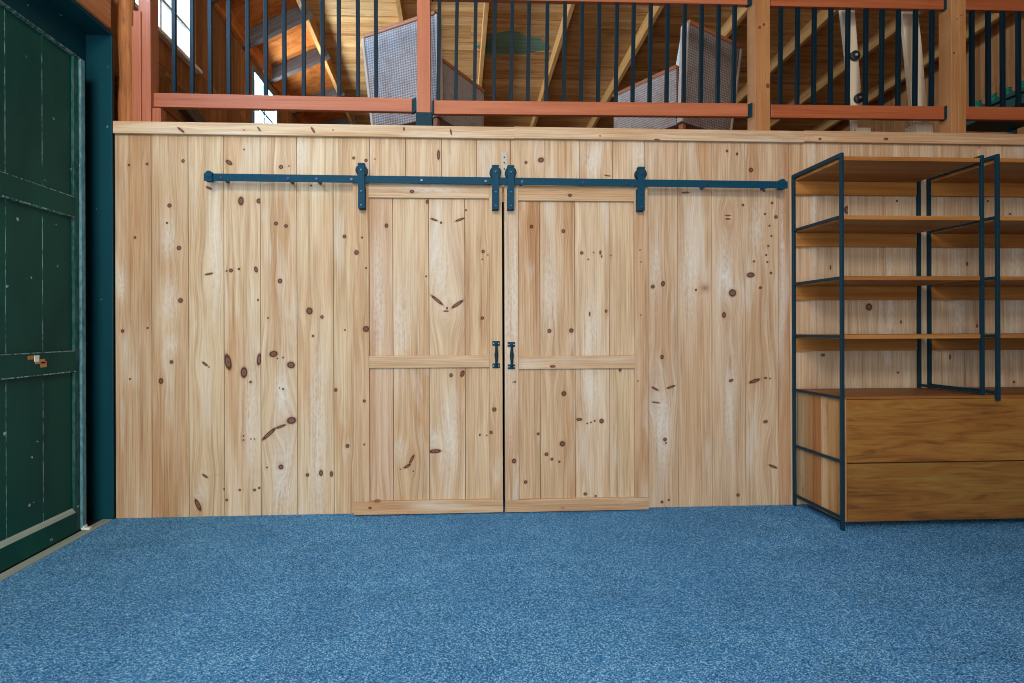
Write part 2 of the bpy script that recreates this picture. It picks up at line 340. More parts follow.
# ------------------------------------------------------------------ knots measured on the photograph (pixels: x, y, half width, half height, turn in degrees, kind)
KN = [
 (129,165,1.2,1.2,0,'k'),(147,164,1.4,1.4,0,'k'),(183,161,1.6,1.8,0,'k'),(183,152,.9,10,0,'s'),(229,162.5,3.6,2,-35,'k'),(281,167,2,2,0,'k'),(289,166,.8,.8,0,'k'),
 (169.5,205.5,2,2,0,'k'),(167,223,1.1,1.1,0,'k'),(170,215,.7,10,0,'s'),(179,248,2.1,2.1,0,'k'),(179,225,.7,22,0,'s'),(135,237.5,1.2,1.4,0,'k'),(136,222,.6,16,0,'s'),
 (241,201,2.6,4.2,0,'k'),(259,201,2.4,2.4,0,'k'),(209,188,3.2,1.2,-25,'k'),(276,223.5,1.9,1.9,0,'k'),(286,226,1.8,1.8,0,'k'),(280,281,2.1,2.3,0,'k'),(344.5,236.5,1.8,1.8,0,'k'),(345,222,.7,14,0,'s'),
 (209,274,4,1.1,12,'k'),(231,270.5,1.9,1.9,0,'k'),(239,269,1.2,1.2,0,'k'),(226.5,271,.9,.9,0,'k'),(256,269.5,1.7,3,15,'k'),(353.7,158,1.5,1.5,0,'k'),(361,237,1.1,1.1,0,'k'),(244,149.5,.9,.9,0,'k'),(311,185.5,1,1,0,'k'),
 (180.5,300.5,2.3,2.3,0,'k'),(122.5,331,1.7,1.7,0,'k'),(122.5,318,.6,14,0,'s'),(147.6,328,1.1,1.1,0,'k'),(180,275,.6,22,0,'s'),
 (130,379,1,1,0,'k'),(161,381,2.2,2.8,0,'k'),(161,366,.7,14,0,'s'),(171.5,362,1.8,1.8,0,'k'),(205,364,3.4,1.2,-38,'k'),(209,367,.8,.8,0,'k'),(228,362,3.2,8,12,'k'),(244,372.5,3.2,5.3,0,'k'),(259,359.5,2,6,-6,'k'),
 (273.5,354,4,3,10,'k'),(291,365,3.8,3.2,-12,'k'),(277.5,358.5,.9,.9,0,'k'),(283,357.5,.9,.9,0,'k'),(250.5,382,1.3,1.3,0,'k'),(243.5,436,.9,.9,0,'k'),(243.5,440,.9,.9,0,'k'),(251,439,.8,.8,0,'k'),(254.5,439,.8,.8,0,'k'),
 (291.5,420.5,4.5,3.4,8,'k'),(269,434,9,1.8,42,'k'),(281,426.5,5,1.3,20,'k'),(281,467,2.4,2.4,0,'k'),(267,467.5,.9,.9,0,'k'),(307.5,475,1.7,1.7,0,'k'),(307,482,.6,10,0,'s'),(321,473,1.9,3,0,'k'),(331.5,474,1.6,2.8,0,'k'),(347.5,446,1.9,1.9,0,'k'),(347.5,456,.6,9,0,'s'),(335.8,390,1.6,1.8,0,'k'),(335.8,398,.5,10,0,'s'),
 (205,476,3.4,1.1,-35,'k'),(198,505,2.1,6.5,24,'k'),(239.7,490,1.2,1.2,0,'k'),(254.5,490,1.4,1.4,0,'k'),(259.3,488,1.2,1.2,0,'k'),(211.5,445,.8,20,-2,'s'),(283,389,1,1,0,'k'),(279.5,388,.7,.7,0,'k'),(218,475,5,.8,8,'s'),
 (652.8,286.7,1.9,1.9,0,'k'),(663,283.7,2,2.7,-8,'k'),(696,290,1.1,1.3,0,'k'),(705,288,8,7,0,'r'),(732.5,293,3.8,3.8,0,'k'),(734,280,1.3,20,0,'r'),(734,262,.7,20,0,'s'),(750.7,275,4,2.6,5,'k'),(754,261.4,1.2,1.2,0,'k'),(754,268,.5,6,0,'s'),(760.4,287.7,1.6,1.4,20,'k'),(771,273,1.4,1.4,0,'k'),(776,217,1.8,1.8,0,'k'),(772,203,1.3,1.3,0,'k'),
 (764,191,1.1,1.1,0,'k'),(765,214,1.1,1.1,0,'k'),(769.5,225.7,1.1,1.1,0,'k'),(771.5,236,1.1,1.1,0,'k'),(768.3,246,1.1,1.1,0,'k'),(766.2,255,1.1,1.1,0,'k'),(767.4,262,1.1,1.1,0,'k'),(743,205,1.3,1.3,0,'k'),(743,212,.7,24,0,'s'),(685.3,192.6,4.2,.9,3,'k'),(728,215.5,3.4,.7,0,'k'),(728,219,3.4,.7,0,'k'),
 (724,315,2,3,0,'k'),(730,318,.8,14,0,'s'),(662,357,1.8,2.2,0,'k'),(655,388.7,4.2,1.1,-28,'k'),(671,387,4.6,1.2,18,'k'),(656,402.5,4.5,.8,-8,'k'),(665,439.5,1.9,1.9,0,'k'),(666,443,.8,1,0,'k'),(662,502,1.5,1.5,0,'k'),(668.7,500,1.1,1.1,0,'k'),(730,362,2,20,0,'r'),(731,380.5,2.4,1.4,20,'k'),(754.5,381,6,1.8,18,'k'),(765.5,378,1.8,1,0,'k'),(770,378.5,.9,.9,0,'k'),(765.5,421.7,2.4,1.6,10,'k'),(738,495,1.7,1.7,0,'k'),(738,490,.7,14,0,'s'),(773,466.5,5,1.3,-22,'k'),
 (526,162.5,1.5,1.5,0,'k'),(541,160,3,2.5,10,'k'),(541,151,.5,8,0,'s'),(727,151,1.4,1.4,0,'k'),(737,154,1.3,1.6,0,'k'),(751,170,2.3,2.3,0,'k'),(607.5,175.7,3.8,.7,-8,'k'),(366,160.5,1.6,1.6,0,'k'),(438.5,155,1.5,5,0,'k'),(375,159,.8,.8,0,'k'),
 (847.5,210,3.6,4.2,0,'k'),(897,201,1.2,1.2,0,'k'),(869,307,3.4,3.6,0,'k'),(869,315,.6,6,0,'s'),(967,264,1.2,2,0,'k'),(830.5,267.5,.9,2.6,0,'k'),(988,201,1.2,1.2,0,'k'),(1010,214,1.2,1.2,0,'k'),(898,372.5,1.2,1.2,0,'k'),(823,355,2,1.6,0,'k'),(950,357,1,3,0,'k'),(1014,382,1.4,1.4,0,'k'),(977,322,2,7,0,'r'),(977,326,1.3,1.8,0,'k'),(901,322,.9,2,0,'k'),(979,147,4,3,0,'r'),
 (309.5,311,3,3.4,15,'k'),(322,317,1.6,1.8,0,'k'),(313,336,1.2,1.4,0,'k'),(310,322,.7,14,0,'s'),(268,318,.9,.9,0,'k'),(258,300,.9,1.2,0,'k'),(345,330,.9,.9,0,'k'),(224,489,.9,.9,0,'k'),(226.7,500,1.3,1.3,0,'k'),
]
DKN = [  # on the sliding doors
 (386,225,1.8,2.2,0,'k'),(441,222,1.2,1.2,0,'k'),(434,219,4,1.1,-20,'k'),(460,219,5,1.2,20,'k'),(437,300,8,1.5,-40,'k'),(457.5,304,7,1.7,34,'k'),(447,308,1.1,1.1,0,'k'),(466,209.5,1.1,1.1,0,'k'),(483.3,251,1.7,1.7,0,'k'),(482.5,259,.9,.9,0,'k'),(488,254.5,.8,.8,0,'k'),(482.5,318,1.7,1.7,0,'k'),(426,276,1,1,0,'k'),(478,238,.8,10,4,'s'),
 (366,329,3,3,0,'k'),(364.3,401,1.4,1.6,30,'k'),(364.3,444.5,1,1,0,'k'),(356.5,252.5,2.2,2.4,0,'k'),(362,237.5,1.1,1.1,0,'k'),(366,268,1,1,0,'k'),(451,375.5,1.7,1.9,0,'k'),(462.5,374,2,3.4,-20,'k'),(435,452,6,2,3,'k'),(407,467,4,1.4,28,'k'),(411.5,460,1.4,5,-28,'k'),(400,470,.8,.8,0,'k'),(413,472,.8,.8,0,'k'),
 (494.3,409.5,2.1,2.1,0,'k'),(491,432.5,1.6,1.6,0,'k'),(480,435.5,.9,1.4,0,'k'),(487,436,.8,.8,0,'k'),(370,508,1.6,1.2,0,'k'),(377,501.5,3,1,0,'k'),(427,201,1.4,2,0,'k'),(446,311,3,.8,0,'k'),
 (550,331,2,2,0,'k'),(572,330.5,2.2,2.2,0,'k'),(564.5,394,2.5,2.5,0,'k'),(563,444.5,2.7,2.7,0,'k'),(538.7,434.5,1.5,1.5,0,'k'),(580,420,3,1.5,0,'k'),(580,402,.6,16,0,'s'),(588,424,.9,.9,0,'k'),(591.7,423,.9,.9,0,'k'),(595.5,421.5,1,1,0,'k'),(602.5,421.7,2.3,2.3,0,'k'),(621,369.5,1.4,2.6,0,'k'),(552.7,366.4,2.8,1.3,0,'k'),(515,382,1,1,0,'k'),(513,382,.6,.6,0,'k'),
 (514,461,2.1,2.4,0,'k'),(526,483,1.8,1.8,0,'k'),(547,455,2,1.8,0,'k'),(552.5,460,1.5,1.5,0,'k'),(560,462.5,1.2,1.2,0,'k'),(586,495,1.8,1.6,0,'k'),(596.5,497,1.1,1.1,0,'k'),(532,226,1.9,1.9,0,'k'),(564,230.5,1.9,1.9,0,'k'),(564,221,.5,10,0,'s'),(582.5,252.5,1.7,1.7,0,'k'),(582.5,243,.5,12,0,'s'),(601.3,252,1.1,2.2,0,'k'),(589,259,.9,.9,0,'k'),(594.5,252,.8,.8,0,'k'),(602.5,256,.9,1.4,0,'k'),(607,311,1.3,1.7,0,'k'),(590.5,314,.8,2.6,0,'k'),(612,255,.8,.8,0,'k'),
 (412,191.5,2.2,1.6,0,'k'),(570,195.3,2,1.6,0,'k'),(510,437,5,.7,0,'s'),(508,443,4,.7,0,'s'),(563,508,3,2.6,0,'r'),(483,355,3,.8,0,'s'),(388,356,3,.8,0,'s'),
 (640,250,.8,.8,0,'k'),(641,262,.8,.8,0,'k'),(639,258,4,.6,0,'s'),(638,381,.8,.8,0,'k'),(641,315,.8,.8,0,'k'),
]
TKN = [(181,130,4,1.2,-38,'k'),(259,129,2.6,.9,-55,'k'),(313,130,3.4,1.1,-60,'k'),(451,132,.9,3.2,10,'k'),(404,129,.9,2,0,'k'),(657,139.5,3,.8,0,'k'),(886,139,2.4,1.4,0,'k'),(820,139,1.6,1.2,0,'k'),(333,130,.8,.8,0,'k'),(244,130,.8,.8,0,'k'),(600,136,.8,.8,0,'k')]
def knots(lst, Y):
    out = []; s = (Y+D)/F*1.0
    for (px, py, rx, ry, a, k) in lst:
        p = at(px, py, Y); out.append((float(p[0]), float(p[2]), rx*s, ry*s, math.radians(a), k))
    return out
def pale(lst, Y):
    s = (Y+D)/F
    return [(float(at(px, py, Y)[0]), float(at(px, py, Y)[2]), rx*s, ry*s) for (px, py, rx, ry) in lst]

# ------------------------------------------------------------------ the setting
fl = MB(); fl.box(-2.138, 6.2, -8.2, 3.0, -.06, 0.0, 'x'); tag(fl.build('floor', carpet_m), 'blue speckled carpet across the whole room', 'carpet', kind='structure')
sl = MB(); sl.box(-2.42, -2.137, -8.2, 0.0, -.08, -.004, 'y'); tag(sl.build('floor_sill', earth), 'dark strip of floor under the green plank door', 'sill', kind='structure')

WALLZ = 2.42
EDGE = [115, 151.5, 188.5, 224, 260.5, 297, 333.5, 370, 406, 442, 477, 511, 545.5, 580, 613, 645, 678, 712, 745.5, 778.5, 790, 817.5, 848.5, 879.5, 910, 941, 973.5, 1004.5, 1036]
EX = [X_(e) for e in EDGE]
while EX[-1] < 6.0: EX.append(EX[-1]+.225)
TINT = [(.83, .76, .68), (.85, .79, .71), (.95, .95, .90), (.96, .95, .91), (.96, .97, .95), (.98, .99, .95), (.95, .95, .9), (.96, .94, .9), (.95, .93, .9), (.95, .94, .9), (.92, .9, .87), (.95, .93, .9), (.93, .91, .88), (1, .99, .97), (.97, .95, .92),
        (.94, .91, .9), (.96, .93, .91), (.93, .89, .88), (.94, .91, .89), (.82, .68, .6), (.93, .86, .82), (.95, .9, .87), (.9, .86, .84), (.96, .93, .9), (.93, .9, .88), (.9, .84, .8), (.95, .93, .91), (.88, .84, .81)]
WK = knots(KN, 0.0)
WP = pale([(170, 300, 7, 22), (168, 240, 6, 18), (121, 285, 4, 16), (172, 345, 5, 10), (215, 250, 6, 60), (252, 420, 7, 60), (282, 395, 8, 22), (284, 480, 12, 40), (318, 440, 9, 90), (655, 270, 6, 30), (690, 275, 10, 50), (725, 270, 8, 34), (757, 225, 7, 30), (782, 270, 2.4, 110), (662, 430, 10, 40), (730, 400, 6, 60), (300, 150, 8, 20), (592, 160, 9, 20), (640, 155, 8, 20), (814, 210, 2.2, 150), (958, 300, 10, 60), (1015, 280, 8, 70), (890, 300, 6, 60), (199, 497, 4, 8)], 0.0)
wb = MB(); doorL, doorR, doorT = X_(360), X_(640), 2.0
for i in range(len(EX)-1):
    a, b = EX[i], EX[i+1]; tn = tuple(c*m for c, m in zip(TINT[i], (.95, .96, .98) if i > 20 else (1, 1, 1))) if i < len(TINT) else tuple(.9+.08*random.random() for _ in range(1))*3  # boards behind the bookcase tinted greyer, a cool light cast in the colour
    z0 = -.02
    if a > doorL and b < doorR: z0 = doorT           # boards stop above the door opening
    wb.board('v', a, b, z0, WALLZ, 0.0, .02, WK, tn, .006 if a < 4.2 else .02, pales=WP)
wl = wb.build('wall_back', pine); tag(wl, 'wall of upright knotty pine boards behind the sliding doors and bookcase', 'wall', kind='structure')
st = MB()   # studs and dark backing behind the boards, round the door opening
for a, b in ((-2.30, doorL), (doorR, 6.0)): st.box(a, b, .021, .06, -.02, WALLZ, 'z')
st.box(doorL, doorR, .021, .06, doorT, WALLZ, 'x')
tag(st.build('wall_back_studs', earth), 'dark backing of the pine board wall', 'wall', kind='structure')
cb = MB(); cb.box(-2.3, 6.2, 2.96, 3.0, -.02, 2.4); tag(cb.build('wall_closet', earth), 'dark wall deep behind the sliding doors', 'wall', kind='structure')
# cap board along the top of the pine wall, in three lengths
TK = knots(TKN, -.03)
for i, (a, b, tn) in enumerate(((113.5, 515, (.98, .95, .9)), (515, 805, (.95, .9, .84)), (805, 1024, (.88, .78, .68)))):
    x0, x1 = X_(a, -.03), X_(b, -.03) if i < 2 else 6.0
    t_ = MB(); t_.board('h', 2.401+.004*i, 2.477+.003*i, x0, x1, -.03, .052, TK, tn, .007, gap=.0)
    tag(t_.build('trim_%d' % (i+1), pine), ('pine cap board on the wall top, length at the green door', 'pine cap board on the wall top, middle length over the doors', 'pine cap board on the wall top, length over the bookcase')[i], 'trim', kind='structure')
lf = MB(); lf.box(-2.25, 6.2, .03, 8.2, 2.40, 2.47, 'y'); tag(lf.build('loft_floor', darkplank), 'plank floor of the loft behind the railing', 'floor', kind='structure')

# left wall: recess of the green door, jamb, lintel beam, loft wall above with two windows
wl = MB()
wl.box(-2.42, -2.30, -8.2, 3.0, -.06, 3.03); wl.box(-2.42, -2.135, -8.2, -2.5, 0, 3.03)
tag(wl.build('wall_left', greenjamb), 'dark green boarded wall behind the plank door', 'wall', kind='structure')
j = MB(); j.box(-2.3, -2.141, -.016, -.001, -.01, 3.03); tag(j.build('trim_4', greenjamb, bevel=.003), 'teal painted jamb beside the end of the pine wall', 'trim', kind='structure')
j = MB(); j.box(-2.3, -2.141, -8.2, -.017, 3.012, 3.034); tag(j.build('trim_5', greenjamb), 'teal painted soffit over the green door', 'trim', kind='structure')
for i, (z0, z1, xx) in enumerate(((3.036, 3.235, -2.122), (3.237, 3.44, -2.135))):
    b = MB(); b.box(-2.4, xx, -8.2, -.05+.1*i, z0, z1, 'y'); tag(b.build('lintel_beam', beamwood, bevel=.008), ('weathered brown timber beam just over the green door', 'upper brown timber beam stacked over the green door')[i], 'beam', kind='structure')
th = MB(); th.box(-2.198, -2.137, -8.2, -.03, 0, .006, 'y'); tag(th.build('trim_6', sillwood, bevel=.002), 'flat grey threshold strip along the carpet under the green door', 'threshold', kind='structure')

LX = -2.25   # loft wall plane
W1 = (-1.70, 1.32, 3.43, 4.10); W2 = (2.68, 3.55, 3.43, 4.10)  # first window lengthened out of view to throw light on the baluster fronts
lw = MB()
def wall_boards(y0, y1, z0, z1, w=.15):
    y = y0
    while y < y1-1e-6:
        yy = min(y+w*random.uniform(.8, 1.25), y1); tt = random.uniform(.62, 1.1)
        lw.box(LX-.03, LX, y+.0015, yy-.0015, z0, z1, 'z', (tt, tt*.98, tt*.95)); y = yy
ZT = 4.62
wall_boards(.02, .60, 2.4, W1[2]); wall_boards(1.12, 8.0, 2.4, W1[2])
for z0, z1 in ((2.4, 3.115), (3.125, 3.155), (3.165, 3.2), (3.207, W1[2])): wall_boards(.60, 1.12, z0, z1, .6)
wall_boards(W1[1], W2[0], W1[2], ZT, .17); wall_boards(W2[1], 8.0, W1[2], ZT)
wall_boards(W1[0], W1[1], W1[3], ZT); wall_boards(W2[0], W2[1], W2[3], ZT)
wall_boards(-8.2, W1[0], 3.43, 4.9); wall_boards(W1[0], .02, W1[3], 4.9)
tag(lw.build('wall_loft_left', darkplank), 'brown upright boards of the loft wall round two bright windows', 'wall', kind='structure')
for i, (y0, y1, z0, z1) in enumerate((W1, W2)):
    e = empty('window_%d' % (i+1), (LX, (y0+y1)/2, z0), ('larger bright white window in the loft wall beside the log post', 'small bright window farther along the loft wall, half behind the railing')[i], 'window'); e['kind'] = 'structure'
    f = MB(); w = .05
    f.box(LX-.05, LX+.012, y0, y0+w, z0, z1); f.box(LX-.05, LX+.012, y1-w, y1, z0, z1); f.box(LX-.05, LX+.012, y0+w, y1-w, z1-w, z1); f.box(LX-.05, LX+.012, y0+w, y1-w, z0, z0+.035)
    zm = z0+.30
    f.box(LX-.035, LX-.01, y0+w, y1-w, zm-.012, zm+.012); f.box(LX-.035, LX-.01, (.80 if i == 0 else (y0+y1)/2)-.012, (.80 if i == 0 else (y0+y1)/2)+.012, z0+.03, z1-w)
    f.build('window_frame', white_m if i == 0 else bluegrey, e, .003)
    g_ = MB(); g_.box(LX-.028, LX-.024, y0+.02, y1-.02, z0+.02, z1-.02); g_.build('window_pane', pane_m, e)
    s_ = MB(); s_.box(LX-.05, LX+.05, y0-.05, y1+.05, z0-.03, z0+.002); s_.build('window_sill', white_m, e, .004)
pb = MB(); pb.box(LX, LX+.05, .1, 8.0, 4.175, 4.33, 'y'); tag(pb.build('wall_beam', orangeboard, bevel=.006), 'orange brown wall beam running above the loft windows', 'beam', kind='structure')

b = MB(); b.box(LX, LX+.02, .2, 1.7, 2.472, 2.86, 'y', (1.15, 1.1, 1.05)); b.box(LX+.02, LX+.03, .2, 1.7, 2.86, 2.88, 'y'); tag(b.build('baseboard_left', darkplank, bevel=.003), 'low brown board along the foot of the loft wall', 'board', kind='structure')
b = MB(); b.beam((-2.215, 1.05, 3.02), (-2.215, 2.2, 2.78), .06, .12); tag(b.build('wall_brace_beam', greywood, bevel=.004), 'grey brace slanting down the loft wall behind the railing', 'beam', kind='structure')

# ceiling of roof boards over the loft, falling gently away from the room
def zc(y): return 5.07-.066*(y+3.62)
TEAL = []
cl = MB(); y = -8.2
while y < 8.2:
    yy = y+random.uniform(.11, .15) if random.random() < .5 else y+.25
    tt = random.uniform(.8, 1.08); x0 = -1.62; o = rng.uniform(-40, 40, 3)
    segs = sorted([x0, 6.3]+[random.uniform(0, 5) for _ in range(1)])
    for k in range(len(segs)-1):
        t2 = tt*random.uniform(.94, 1.06)
        a, b = segs[k]+.001, segs[k+1]-.001; za, zb = zc(y+.002), zc(yy-.002)
        p = [(a, y+.002, za), (b, y+.002, za), (b, yy-.002, zb), (a, yy-.002, zb)]; p += [(q[0], q[1], q[2]+.03) for q in p]
        cl.hexa(p, 'x', (t2, t2*.99, t2*.97))
    y = yy
tag(cl.build('ceiling', roofwood), 'warm brown roof boards running across above the loft', 'ceiling', kind='structure')
# faded teal paint patch on the boards
sp = MB(); pts = []
for k in range(40):
    an = 2*math.pi*k/40; r = 1+.13*math.sin(3*an+1)+.08*math.sin(7*an)
    x, y = .67+.42*r*math.cos(an), 3.13+.24*r*math.sin(an); pts.append((x, y, zc(y)-.0015))
top = [(x, y, z+.001) for x, y, z in pts]
sp.put(pts+top, [tuple(range(40))]+[(k, k+40, (k+1) % 40+40, (k+1) % 40) for k in range(40)], sp.gcof(pts+top, 'x'))
tealpatch = wood('faded_teal_paint', [(0, lin(62, 78, 58)), (.45, lin(92, 124, 104)), (1, lin(150, 172, 152))], rough=.8)
tag(sp.build('trim_paint_patch', tealpatch), 'faded teal paint patch on the roof boards', 'paint patch', kind='structure')
backing = MB(); backing.hexa([(-2.6, -8.3, zc(-8.3)+.06), (6.3, -8.3, zc(-8.3)+.06), (6.3, 8.3, zc(8.3)+.06), (-2.6, 8.3, zc(8.3)+.06)]+[(-2.6, -8.3, zc(-8.3)+.1), (6.3, -8.3, zc(-8.3)+.1), (6.3, 8.3, zc(8.3)+.1), (-2.6, 8.3, zc(8.3)+.1)])
tag(backing.build('roof', earth), 'outer roof over the boards', 'roof', kind='structure')
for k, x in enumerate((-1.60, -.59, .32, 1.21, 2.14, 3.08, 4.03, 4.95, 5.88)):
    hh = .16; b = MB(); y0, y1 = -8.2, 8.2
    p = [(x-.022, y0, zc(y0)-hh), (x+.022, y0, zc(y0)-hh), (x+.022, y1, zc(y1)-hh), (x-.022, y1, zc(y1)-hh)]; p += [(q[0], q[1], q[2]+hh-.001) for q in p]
    b.hexa(p, 'y', (1, .98, .9) if k < 6 else (.8, .75, .7)); b.build('roof_beam', rafterwood)  # right-hand rafters tinted darker, shade put into the colour
    tag(bpy.data.objects[b_name] if (b_name := [o.name for o in COL.objects if o.name.startswith('roof_beam')][-1]) else None,
        ('roof rafter at the edge of the sloping orange boards', 'roof rafter directly over the first wicker armchair', 'roof rafter passing beside the teal paint patch', 'roof rafter crossing behind the middle of the long railing bay', 'roof rafter running down to the second wicker armchair', 'roof rafter emerging behind the first fir post', 'roof rafter in shade over the pale leaning boards', 'roof rafter in shade behind the second fir post', 'roof rafter in shade over the green jars')[k], 'rafter', 'roof rafters', 'structure')
# sloping strip of sheathing between wall beam and ceiling
so = MB(); y = .0
while y < 8:
    yy = y+.45*random.uniform(.7, 1.2)
    p = []; 
    za, zb = zc(y)-.02, zc(yy)-.02; t2 = random.uniform(.75, 1.1)
    p = [(-2.26, y, 4.30), (-1.6, y, za), (-1.6, yy-.004, zb), (-2.26, yy-.004, 4.30)]; p += [(q[0]-.01, q[1], q[2]+.03) for q in p]
    so.hexa(p, 'x', (t2, t2*.96, t2*.9)); y = yy
tag(so.build('ceiling_slope', orangeboard), 'short slope of blotchy orange boards between loft wall and roof', 'ceiling', kind='structure')
for k, y in enumerate((.75, 1.6, 2.43, 3.23, 4.2, 5.1)):
    b = MB(); b.beam((-2.3, y, 4.20), (-1.55, y, zc(y)-.08), .075, .14); o = b.build('slope_beam', greywood)
    tag(o, 'short grey slanting timber under the orange slope, near the loft windows', 'beam', 'grey slope timbers', 'structure')
# the rest of the shell: right wall, front wall with a wide barn doorway, loft end wall
b = MB(); b.box(6.2, 6.3, -8.2, 8.2, -.06, 5.4); tag(b.build('wall_right', darkplank), 'brown board wall at the far side of the room', 'wall', kind='structure')
b = MB(); b.box(-2.4, 6.3, 8.2, 8.3, 2.4, 5.2); tag(b.build('wall_loft_end', darkplank), 'brown end wall of the loft', 'wall', kind='structure')
b = MB(); b.box(-2.4, -2.1, -6.1, -6.0, -.06, 5.5); b.box(.9, 6.3, -6.1, -6.0, -.06, 5.5); b.box(-2.1, .9, -6.1, -6.0, 3.0, 3.5); b.box(-2.1, -1.8, -6.1, -6.0, 3.5, 5.5); b.box(.7, .9, -6.1, -6.0, 3.5, 5.5); b.box(-1.8, .7, -6.1, -6.0, 4.7, 5.5)  # upper gap is added, unseen, so a lamp can brighten the loft
tag(b.build('wall_front', darkplank), 'wall with a wide open barn doorway and an added gable opening behind the viewer', 'wall', kind='structure')

# ------------------------------------------------------------------ green plank door
GX = -2.20
door = empty('door_1', (GX-.03, -.36, 0), 'dark green plank door with three cross rails in the left wall', 'door'); door['kind'] = 'structure'
p = MB(); ys = [-2.3, -2.08, -1.84, -1.6, -1.36, -1.1, -.985, -.742, -.495, -.27]
for a, b in zip(ys[:-1], ys[1:]): p.box(GX-.055, GX-.02, a+.0016, b-.0016, .01, 2.765, 'z')
for a in ys[6:-1]: p.box(GX-.03, GX-.0195, a-.003, a+.003, .15, 2.76, 'z', wear=.55)
p.build('door_planks', greendoor, door, .002)
def grail(z0, z1, wt=True):
    b = MB(); b.box(GX-.022, GX, -2.3, -.268, z0, z1, 'y')
    if wt: b.box(GX-.021, GX+.0012, -2.3, -.268, z0-.001, z0+.005, 'y', wear=.9); b.box(GX-.021, GX+.0012, -2.3, -.268, z1-.004, z1+.001, 'y', wear=.7)
    return b.build('door_rail', greendoor, door, .001)
grail(1.827, 1.946); grail(.9375, 1.059); grail(.012, .125, False)
b = MB(); b.hexa([(GX-.022, -2.3, .125), (GX, -2.3, .125), (GX, -.27, .125), (GX-.022, -.27, .125), (GX-.022, -2.3, .150), (GX-.02, -2.3, .150), (GX-.02, -.27, .150), (GX-.022, -.27, .150)], 'y'); b.build('weather_strip', sillwood, door)
b = MB(); b.box(GX-.05, GX-.006, -.267, -.226, .01, 2.765, 'z', wear=.08); b.build('door_stile', greendoor, door, .003)
b = MB(); b.box(GX-.06, GX+.002, -2.3, -.226, 2.766, 2.774, 'y', wear=.5); b.build('door_top_edge', greendoor, door, .002)
b = MB()
for (y, z, w, h) in ((-.60, 1.035, .03, .010), (-.545, 1.012, .035, .012), (-.52, .995, .022, .016)): b.box(GX, GX+.003, y-w, y+w, z-h, z+h, 'y')
b.build('bare_wood_chip', fir, door, .002)
b = MB(); b.box(GX+.002, GX+.005, -.588, -.555, 1.012, 1.045); b.build('paper_scrap', offwhite, door, .001)
stp = empty('trim_7', (GX, -.2, 0), 'worn blue-green stop board beside the green plank door', 'trim'); stp['kind'] = 'structure'
b = MB(); b.box(GX-.05, GX+.006, -.222, -.186, .012, 2.77, 'z', wear=.22); b.build('stop_board', worn, stp, .003)
b = MB(); b.box(GX-.002, GX+.045, -.224, -.20, .007, .020); b.box(GX+.0065, GX+.014, -.224, -.19, .007, .03); b.build('white_foot', offwhite, stp, .002)

